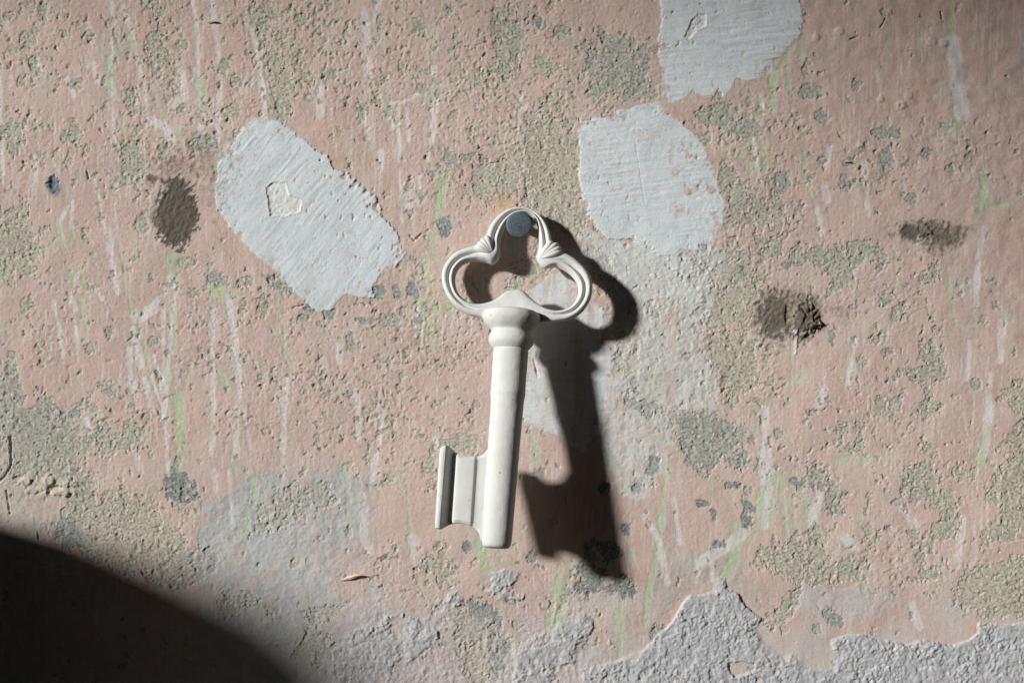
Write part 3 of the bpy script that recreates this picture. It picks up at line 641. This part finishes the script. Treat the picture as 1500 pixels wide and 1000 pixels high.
# ---------------- to meshes
co = np.empty((ny, nx, 3), np.float32)
co[..., 0] = (X - 750) * S; co[..., 1] = -H * S; co[..., 2] = (500 - Y) * S
co = co.reshape(-1, 3)
rgba = np.ones((ny * nx, 4), np.float32)
rgba[:, :3] = np.clip(col.reshape(-1, 3), 0.01, 0.9)
idx = np.arange(ny * nx, dtype=np.int32).reshape(ny, nx)
quads = np.stack([idx[1:, :-1], idx[1:, 1:], idx[:-1, 1:], idx[:-1, :-1]], -1).reshape(-1, 4)
flab = LAB[:-1, :-1].reshape(-1)
cnt = np.bincount(flab, minlength=len(names))
small = np.where(cnt < 40)[0]
flab = np.where(np.isin(flab, small), 0, flab)

def mesh_from(name, verts, faces, colours, smooth=True):
    me = bpy.data.meshes.new(name)
    me.vertices.add(len(verts)); me.vertices.foreach_set('co', np.ascontiguousarray(verts, np.float32).ravel())
    me.loops.add(faces.size); me.loops.foreach_set('vertex_index', np.ascontiguousarray(faces, np.int32).ravel())
    me.polygons.add(len(faces)); me.polygons.foreach_set('loop_start', np.arange(0, faces.size, 4, dtype=np.int32))
    me.update(calc_edges=True)
    me.polygons.foreach_set('use_smooth', np.full(len(faces), smooth))
    a = me.attributes.new('paint', 'FLOAT_COLOR', 'POINT')
    a.data.foreach_set('color', np.ascontiguousarray(colours, np.float32).ravel())
    return me

def sub(k):
    f = quads[flab == k]
    u, inv = np.unique(f, return_inverse=True)
    return u, inv.reshape(-1, 4)

u, f = sub(0)
x0, x1, y0, y1 = (ax[0]-750)*S, (ax[-1]-750)*S, (500-ay[-1])*S, (500-ay[0])*S   # the masonry behind the painted face
n0 = len(u)
bx = np.array([(x, y, z) for y in (0.012, 0.25) for z in (y0, y1) for x in (x0, x1)], np.float32)
bf = np.array([(4,6,7,5),(0,4,5,1),(2,3,7,6),(0,2,6,4),(1,5,7,3),(0,1,3,2)], np.int32) + n0
wall = link('plaster_wall', mesh_from('plaster_wall', np.concatenate([co[u], bx]), np.concatenate([f, bf]),
            np.concatenate([rgba[u], np.tile(np.append(beige, 1), (8, 1))])), M_WALL)
tag(wall, 'old pink painted plaster wall with peeling layers, white patches and dark stains', 'wall', 'thing')
for k in range(1, len(names)):
    if cnt[k] < 40: continue
    u, f = sub(k)
    nm, lb = names[k]
    o = link(nm, mesh_from(nm, co[u], f, rgba[u]), M_WALL, wall)
    if lb: o['label'] = lb

# a curled sliver of paint standing off the wall
def sliver(pts, w, h):
    bm = bmesh.new(); rows = []
    n = len(pts)
    for i, (x, y) in enumerate(pts):
        t = i / (n - 1); ww = w * math.sin(math.pi * (0.12 + 0.8 * t)) ; lift = 2.5 + h * t
        rows.append([bm.verts.new(W(x, y - ww, lift)), bm.verts.new(W(x, y, lift + 1.6)), bm.verts.new(W(x, y + ww, lift)), bm.verts.new(W(x, y, lift - .8))])
    for a, b in zip(rows, rows[1:]):
        for k in range(4): bm.faces.new((a[k], a[(k+1) % 4], b[(k+1) % 4], b[k]))
    bm.faces.new(rows[0][::-1]); bm.faces.new(rows[-1])
    bmesh.ops.recalc_face_normals(bm, faces=bm.faces)
    me = bpy.data.meshes.new('paint_flake'); bm.to_mesh(me); bm.free()
    a = me.attributes.new('paint', 'FLOAT_COLOR', 'POINT')
    a.data.foreach_set('color', np.tile(np.append(A(210,190,172), 1), (len(me.vertices), 1)).astype(np.float32).ravel())
    return link('paint_flake', me, M_WALL, wall)
sliver([(502,849),(508,846),(515,844),(523,841),(530,840)], 3.0, 7)
sliver([(305,34),(309,32),(314,32),(318,33)], 2.0, 4)
sliver([(1236,238),(1240,236),(1243,238)], 1.5, 4)

# ------------------------------------------------------------------ the key
def kd(x, y): return 31.5 + 0.208 * (y - 400) + 0.045 * (x - 750)
def on_key(px, py, off=0.0):
    """photograph pixel -> wall pixel coordinates and distance on the key's middle plane (+off)"""
    x, y, d = px, py, 0.0
    for _ in range(12):
        d = kd(x, y) + off
        x = 750 + (px - 750) * (D - d) / D
        y = 500 + (py - 500) * (D - d) / D
    return W(x, y, d)
KO = on_key(752, 322)
EU = (on_key(800, 322) - KO).normalized()
EN = EU.cross(on_key(752, 300) - KO).normalized()
if EN.y > 0: EN = -EN
EV = EN.cross(EU).normalized()
KM = Matrix((( EU.x, EV.x, EN.x, KO.x), (EU.y, EV.y, EN.y, KO.y), (EU.z, EV.z, EN.z, KO.z), (0, 0, 0, 1)))
KI = KM.inverted()
key = bpy.data.objects.new('ornamental_key', None)
COL.objects.link(key)
key.matrix_world = KM
key.empty_display_size = 0.05
tag(key, 'large matt white ornamental key with trefoil bow hanging on a nail', 'key', 'thing')

def L(px, py, n=0.0):
    p = KI @ on_key(px, py)
    return Vector((p.x, p.y, n * S))

def spline(P, n, closed=True):
    """Catmull-Rom through rows of numbers"""
    P = np.array(P, float); m = len(P); out = []
    segs = m if closed else m - 1
    for i in range(segs):
        g = lambda k: P[k % m] if closed else P[min(max(k, 0), m - 1)]
        p0, p1, p2, p3 = g(i-1), g(i), g(i+1), g(i+2)
        for k in range(n):
            t = k / n
            out.append(.5 * ((2*p1) + (-p0+p2)*t + (2*p0-5*p1+4*p2-p3)*t*t + (-p0+3*p1-3*p2+p3)*t**3))
    if not closed: out.append(P[-1])
    return np.array(out)

def finish(bm, name, parent, smooth=True, sub=0, bevel=None):
    bmesh.ops.recalc_face_normals(bm, faces=bm.faces)
    me = bpy.data.meshes.new(name); bm.to_mesh(me); bm.free()
    me.polygons.foreach_set('use_smooth', np.full(len(me.polygons), smooth))
    o = link(name, me, None, parent)
    if bevel:
        b = o.modifiers.new('bevel', 'BEVEL'); b.width = bevel; b.segments = 3; b.limit_method = 'ANGLE'; b.angle_limit = math.radians(35)
    if sub:
        s = o.modifiers.new('subdivision', 'SUBSURF'); s.levels = s.render_levels = sub
    return o

# bow: matched points of the outer and the inner outline, groove depth, thickness
BOW = [(650,935,668,670,0,9),(540,918,614,680,0,9),(470,897,540,735,0,9),(400,876,470,766,.15,9.5),(330,855,395,776,.6,10),(245,805,320,757,1,11),(175,720,262,705,1,11),(138,620,236,625,1,11),(140,540,245,550,1,11),(170,475,280,500,1,11),
 (225,412,330,473,1,11),(300,375,400,464,1,11.5),(375,352,460,474,.6,12),(430,318,518,487,.1,13),(460,282,565,425,.6,12),(480,225,563,345,1,11.5),(515,170,580,265,1,11),(570,118,612,200,1,11),(630,85,655,150,1,10.5),(695,73,705,125,.9,10),(765,85,760,120,.9,10),(835,118,805,145,1,10.5),
 (890,175,830,190,1,11),(925,240,842,260,1,11),(943,310,846,335,1,11.5),(958,365,836,400,.5,12),(985,395,826,450,.1,13),(1040,408,880,516,.1,13),(1100,440,960,505,.4,12),(1160,490,1035,535,.9,11),(1210,550,1092,582,1,11),(1238,630,1130,645,1,11),(1232,720,1128,725,1,11),(1195,800,1090,785,1,11),
 (1130,865,1040,815,1,11),(1060,897,965,825,.8,10.5),(960,912,890,805,.3,10),(860,922,815,755,0,9),(750,935,726,676,0,9)]
FRONT = [(-1,.0),(-.985,.3),(-.92,.62),(-.78,.87),(-.58,1.0),(-.36,.99),(-.18,.86),(-.08,.60),(.02,.42),(.11,.56),(.22,.86),(.40,1.0),(.55,.98),(.70,.82),(.86,.55),(.97,.25),(1,.0)]
PLAIN = [(-1,.0),(-.985,.3),(-.93,.62),(-.82,.84),(-.64,.96),(-.4,1.0),(-.2,1.02),(-.06,1.03),(.03,1.03),(.12,1.03),(.24,1.02),(.40,1.0),(.55,.97),(.72,.88),(.88,.62),(.97,.3),(1,.0)]
rows = spline(BOW, 7)
bm = bmesh.new(); ring = []
for ox, oy, ix, iy, g, th in rows:
    o = L(620 + ox / 5, 290 + oy / 5); i = L(620 + ix / 5, 290 + iy / 5)
    g = min(max(g, 0), 1); vv = []
    for (t, h), (t2, h2) in zip(FRONT, PLAIN):
        q = (1 + t * g + t2 * (1 - g)) * .5
        p = o.lerp(i, q); vv.append(bm.verts.new((p.x, p.y, th * S * (h * g + h2 * (1 - g)))))
    for t, h in [(.93,-.5),(.75,-.8),(.3,-.95),(-.3,-.95),(-.75,-.8),(-.93,-.5)]:
        p = o.lerp(i, (1 + t) * .5); vv.append(bm.verts.new((p.x, p.y, th * S * h)))
    ring.append(vv)
n = len(ring)
for a in range(n):
    A_, B_ = ring[a], ring[(a + 1) % n]; m = len(A_)
    for k in range(m): bm.faces.new((A_[k], A_[(k + 1) % m], B_[(k + 1) % m], B_[k]))
bow = finish(bm, 'bow', key, sub=1); bow.data.materials.append(M_KEY)

# leaf fans in the two notches of the bow
def leaf_fan(base, tips, rad):
    bm = bmesh.new()
    b = L(620 + base[0] / 5, 290 + base[1] / 5, 9.0)
    for (tx, ty) in tips:
        t = L(620 + tx / 5, 290 + ty / 5, 7.5)
        axis_ = t - b; ln = axis_.length; axis_.normalize()
        side = Vector((0, 0, 1)).cross(axis_).normalized()
        rings = []
        for s, r in [(0,.25),(.15,.5),(.35,.75),(.6,1.0),(.8,1.0),(.92,.75),(1.0,.25)]:
            c = b + axis_ * ln * s; c.z += 3.2 * S * math.sin(math.pi * min(s * .95, 1)) 
            rings.append([bm.verts.new(c + side * (math.cos(a) * r * rad * S) + Vector((0, 0, math.sin(a) * r * rad * 1.5 * S))) for a in [2 * math.pi * k / 12 for k in range(12)]])
        for p, q in zip(rings, rings[1:]):
            for k in range(12): bm.faces.new((p[k], p[(k + 1) % 12], q[(k + 1) % 12], q[k]))
        bm.faces.new(rings[0][::-1]); bm.faces.new(rings[-1])
    o = finish(bm, 'leaf_ornament', key, sub=1); o.data.materials.append(M_KEY)
leaf_fan((512, 425), [(384,366),(402,334),(428,305),(462,285)], 5.2)
leaf_fan((850, 462), [(950,328),(990,344),(1014,374),(1022,404)], 5.6)

# shank: turned collars and stem
PROF = [(453,8),(455.5,28),(457,37),(459,41),(462,42.8),(467,43.2),(471,42),(475,39.5),(478.5,36.5),(481.5,33),(484,29.8),(486,28.2),(488,28.6),(491,31.0),(495,32.8),(500,33.2),(504,32.2),(507.5,29.6),(510,27.4),(511.5,26.0),(513,25.6),(516,25.8),(525,25.7),(550,25.4),(566,25.2),(570,25.3),(575,25.9),(579,25.8),(582,24.4),(600,24.0),(640,23.5),(680,23.2),(720,22.9),(760,22.5),(789,22.2),(796,21.6),(800,20.2),(802.3,17.5),(803,12),(803,2)]
def centre(y):
    pts = [(449,749.5),(512,748.5),(600,742.4),(666,737.0),(795,727.3),(800,727)]
    for (y0, x0), (y1, x1) in zip(pts, pts[1:]):
        if y <= y1: return x0 + (x1 - x0) * (y - y0) / (y1 - y0)
    return pts[-1][1]
a0, a1 = L(750.5, 449), L(727.0, 803)
AX = (a1 - a0).normalized(); SIDE = Vector((AX.y, -AX.x, 0)).normalized()
if SIDE.x < 0: SIDE = -SIDE
NS_ = 64
def turned_part(name, prof):
    bm = bmesh.new(); rings = []
    for y, r in prof:
        c = L(centre(y), y); e = L(centre(y) + r, y); rr = (e - c).length
        w = []
        for k in range(NS_):
            a = 2 * math.pi * k / NS_
            sx = math.copysign(abs(math.cos(a)) ** .94, math.cos(a)); sz = math.copysign(abs(math.sin(a)) ** .94, math.sin(a))
            w.append(bm.verts.new(c + SIDE * rr * sx + Vector((0, 0, rr * sz * (1.0 if sz > 0 else .22)))))
        rings.append(w)
    for p, q in zip(rings, rings[1:]):
        for k in range(NS_): bm.faces.new((p[k], p[(k + 1) % NS_], q[(k + 1) % NS_], q[k]))
    bm.faces.new(rings[0][::-1]); bm.faces.new(rings[-1])
    o = finish(bm, name, key, sub=1); o.data.materials.append(M_KEY)
turned_part('collar', [p for p in PROF if p[0] <= 511.5] + [(512.5, 24.5), (513.2, 10)])
turned_part('shank', [(509, 12), (509.5, 24.6)] + [p for p in PROF if p[0] >= 513])

# bit: columns (x at top, x at bottom, y top, y bottom, height)
BIT = [(83,41,150,712,0),(84,42,128,728,8),(90,47,106,738,14),(102,58,90,743,17),(120,72,79,746,18),(138,86,76,746,17.5),(154,97,79,744,14.5),(174,122,90,728,7),(190,142,104,716,1.5),(200,154,114,710,1),(214,170,126,706,4),(230,188,137,703,7.6),(246,206,146,700,8.4),(270,232,154,699,8.6),(300,262,160,703,8.6),(350,308,161,714,8.6),(372,328,160,721,8.2),(384,341,158,727,5.6),(398,356,155,736,4.6),(425,385,147,760,4.6),(450,408,130,795,5),(466,416,104,830,5),(520,440,60,850,5)]
bm = bmesh.new(); fr, bk = [], []
NR = 14
for xt, xb, yt, yb, h in BIT:
    f_, b_ = [], []
    for k in range(NR + 1):
        t = k / NR
        t = t * t * (3 - 2 * t) * .5 + t * .5
        zx, zy = xt + (xb - xt) * (yt + (yb - yt) * t - 75) / 670.0, yt + (yb - yt) * t
        edge = min(t, 1 - t)
        drop = 3.0 * max(0, 1 - edge / .022) ** 1.5
        px, py = 630 + zx * .18, 640 + zy * .18
        f_.append(bm.verts.new(L(px, py, h - drop))); b_.append(bm.verts.new(L(px, py, -5)))
    fr.append(f_); bk.append(b_)
for a, b in zip(range(len(fr) - 1), range(1, len(fr))):
    for k in range(NR):
        bm.faces.new((fr[a][k], fr[a][k+1], fr[b][k+1], fr[b][k])); bm.faces.new((bk[a][k], bk[b][k], bk[b][k+1], bk[a][k+1]))
    bm.faces.new((fr[a][0], fr[b][0], bk[b][0], bk[a][0])); bm.faces.new((fr[a][NR], bk[a][NR], bk[b][NR], fr[b][NR]))
for e in (0, len(fr) - 1):
    for k in range(NR): bm.faces.new((fr[e][k], bk[e][k], bk[e][k+1], fr[e][k+1]))
bit = finish(bm, 'bit', key, bevel=1.5 * S); bit.data.materials.append(M_KEY)

# ------------------------------------------------------------------ the nail
def flat(px, py, d):                       # photograph pixel at a known distance from the wall
    return W(750 + (px - 750) * (D - d) / D, 500 + (py - 500) * (D - d) / D, d)
nail = bpy.data.objects.new('nail', None)
COL.objects.link(nail)
ND = 36.0
nail.location = flat(760.5, 329, ND)
tag(nail, 'dark grey nail with a flat round head holding the white key', 'nail', 'thing')
def turned(name, prof, parent, wob=0.0, n=40):
    bm = bmesh.new(); rings = []
    rnd = random.Random(4); ph = [rnd.uniform(0, 6.28) for _ in range(4)]
    for d, r in prof:
        w = []
        for k in range(n):
            a = 2 * math.pi * k / n
            q = r * (1 + wob * (.6 * math.sin(2 * a + ph[0]) + .4 * math.sin(5 * a + ph[1]) + .25 * math.sin(9 * a + ph[2])))
            w.append(bm.verts.new((q * math.cos(a) * S, d * S, q * math.sin(a) * S)))
        rings.append(w)
    for p, q in zip(rings, rings[1:]):
        for k in range(n): bm.faces.new((p[k], p[(k + 1) % n], q[(k + 1) % n], q[k]))
    bm.faces.new(rings[0][::-1]); bm.faces.new(rings[-1])
    o = finish(bm, name, parent); o.data.materials.append(M_NAIL)
    return o
hd = turned('head', [(-.6,2),(-.5,10),(-.2,16),(.3,18),(1.2,18.9),(3.5,19),(4.6,18.4),(5,16)], nail, .018)
turned('shank', [(4.5,10),(7,7.6),(10,6.6),(ND + 30,6.2)], nail, .01, 24)
# the small mark struck into the middle of the head
bm = bmesh.new()
for pts in ([(-3.0,4.5),(-1.2,5.5),(1.5,5.2),(2.6,3.2),(1.2,1.6),(-1.6,1.4)], [(-3.2,-.5),(-1.2,1.2),(1.4,1.0),(3.0,-1.2),(2.6,-3.0)]):
    for (x0, z0), (x1, z1) in zip(pts, pts[1:]):
        dx, dz = x1 - x0, z1 - z0; l = math.hypot(dx, dz); nx_, nz_ = -dz / l * .45, dx / l * .45
        v = [bm.verts.new(((x0 + s * nx_) * S, y * S, (z0 - 4 + s * nz_) * S)) for y in (-.55, -1.0) for s in (-1, 1)] + \
            [bm.verts.new(((x1 + s * nx_) * S, y * S, (z1 - 4 + s * nz_) * S)) for y in (-.55, -1.0) for s in (-1, 1)]
        for q in ((2,3,7,6),(0,4,5,1),(0,2,6,4),(1,5,7,3),(0,1,3,2),(4,6,7,5)): bm.faces.new([v[t] for t in q])
o = finish(bm, 'stamped_mark', hd, smooth=False); o.data.materials.append(M_NAIL)

# ------------------------------------------------------------------ unseen blockers added to shade the corners and hold back sky light
def shade_edge(px, py, d):                 # the point at distance d whose shadow falls on (px, py)
    return (px - d / K, py - d * G / K, d)
edge = [(-700,550,60),(-350,655,110),(-150,715,170),(0,763,260),(100,786,380),(200,819,560),(300,852,800),(400,888,1000),(470,930,1100),(545,1005,1150),(600,1160,1180)]
P = spline(edge, 4, closed=False)
bm = bmesh.new(); rows = []
for x, y, d in P:
    sx, sy, sd = shade_edge(x, y, d)
    rows.append([bm.verts.new(W(*q)) for q in ((sx, sy, sd), (sx - 800 / K, sy - 800 * G / K + 90, sd + 800), (sx - 800 / K, sy + 1200, sd + 800), (sx - 500, 2600, sd + 200), (sx - 60, 2600, sd + 10), (sx - 8, sy + 500, sd + 4))])
for a, b in zip(rows, rows[1:]):
    for k in range(6): bm.faces.new((a[k], a[(k + 1) % 6], b[(k + 1) % 6], b[k]))
bm.faces.new(rows[0][::-1]); bm.faces.new(rows[-1])
o = finish(bm, 'corner_shade_block', None); o.data.materials.append(M_DARK); o['kind'] = 'structure'  # added unseen mass, shaped back from the lower-left shadow edge

def slab(name, lo_pts, hi_pts, mat=None):
    bm = bmesh.new()
    lo = [bm.verts.new(W(*p)) for p in lo_pts]; hi = [bm.verts.new(W(*p)) for p in hi_pts]
    bm.faces.new(lo); bm.faces.new(hi[::-1])
    for k in range(4): bm.faces.new((lo[k], hi[k], hi[(k + 1) % 4], lo[(k + 1) % 4]))
    o = finish(bm, name, None, smooth=False); o.data.materials.append(mat or M_DARK); o['kind'] = 'structure'
q = [shade_edge(1018, -198, 6500), shade_edge(1628, 322, 6500), shade_edge(4600, 400, 6500), shade_edge(2600, -3000, 6500)]
slab('corner_shade_slab', q, [(p[0], p[1], p[2] + 250) for p in q])  # added unseen slab, casts the soft shade at upper right
q = [(-9500, -2620, -300), (5000, -2620, -300), (5000, -2620, 4350), (-9500, -2620, 4350)]
slab('sky_blocker_top', q, [(p[0], p[1] - 260, p[2]) for p in q])  # added unseen slab overhead, keeps sky light off the wall
M_GREY = dark_material('grey_blocker', (0.26, 0.245, 0.22, 1), (0.38, 0.36, 0.33, 1))  # mid grey so the added slabs bounce a little fill
q = [(-4300, -2610, 4400), (3600, -2610, 4400), (3600, 3200, 4400), (-4300, 3200, 4400)]
slab('sky_blocker_front', q, [(p[0], p[1], p[2] + 260) for p in q], M_GREY)  # added unseen slab in front, blocks sky and returns some fill
q = [(3300, -2610, 20), (3300, -2610, 4190), (3300, 3200, 4190), (3300, 3200, 20)]
slab('sky_blocker_right', q, [(p[0] + 260, p[1], p[2]) for p in q], M_GREY)  # added unseen slab on the right, blocks sky light
q = [(-7500, -2610, 20), (-7500, 3200, 20), (-7500, 3200, 4750), (-7500, -2610, 4750)]
slab('sky_blocker_left', q, [(p[0] - 260, p[1], p[2]) for p in q], M_GREY)  # added unseen slab far left, narrows the sky opening
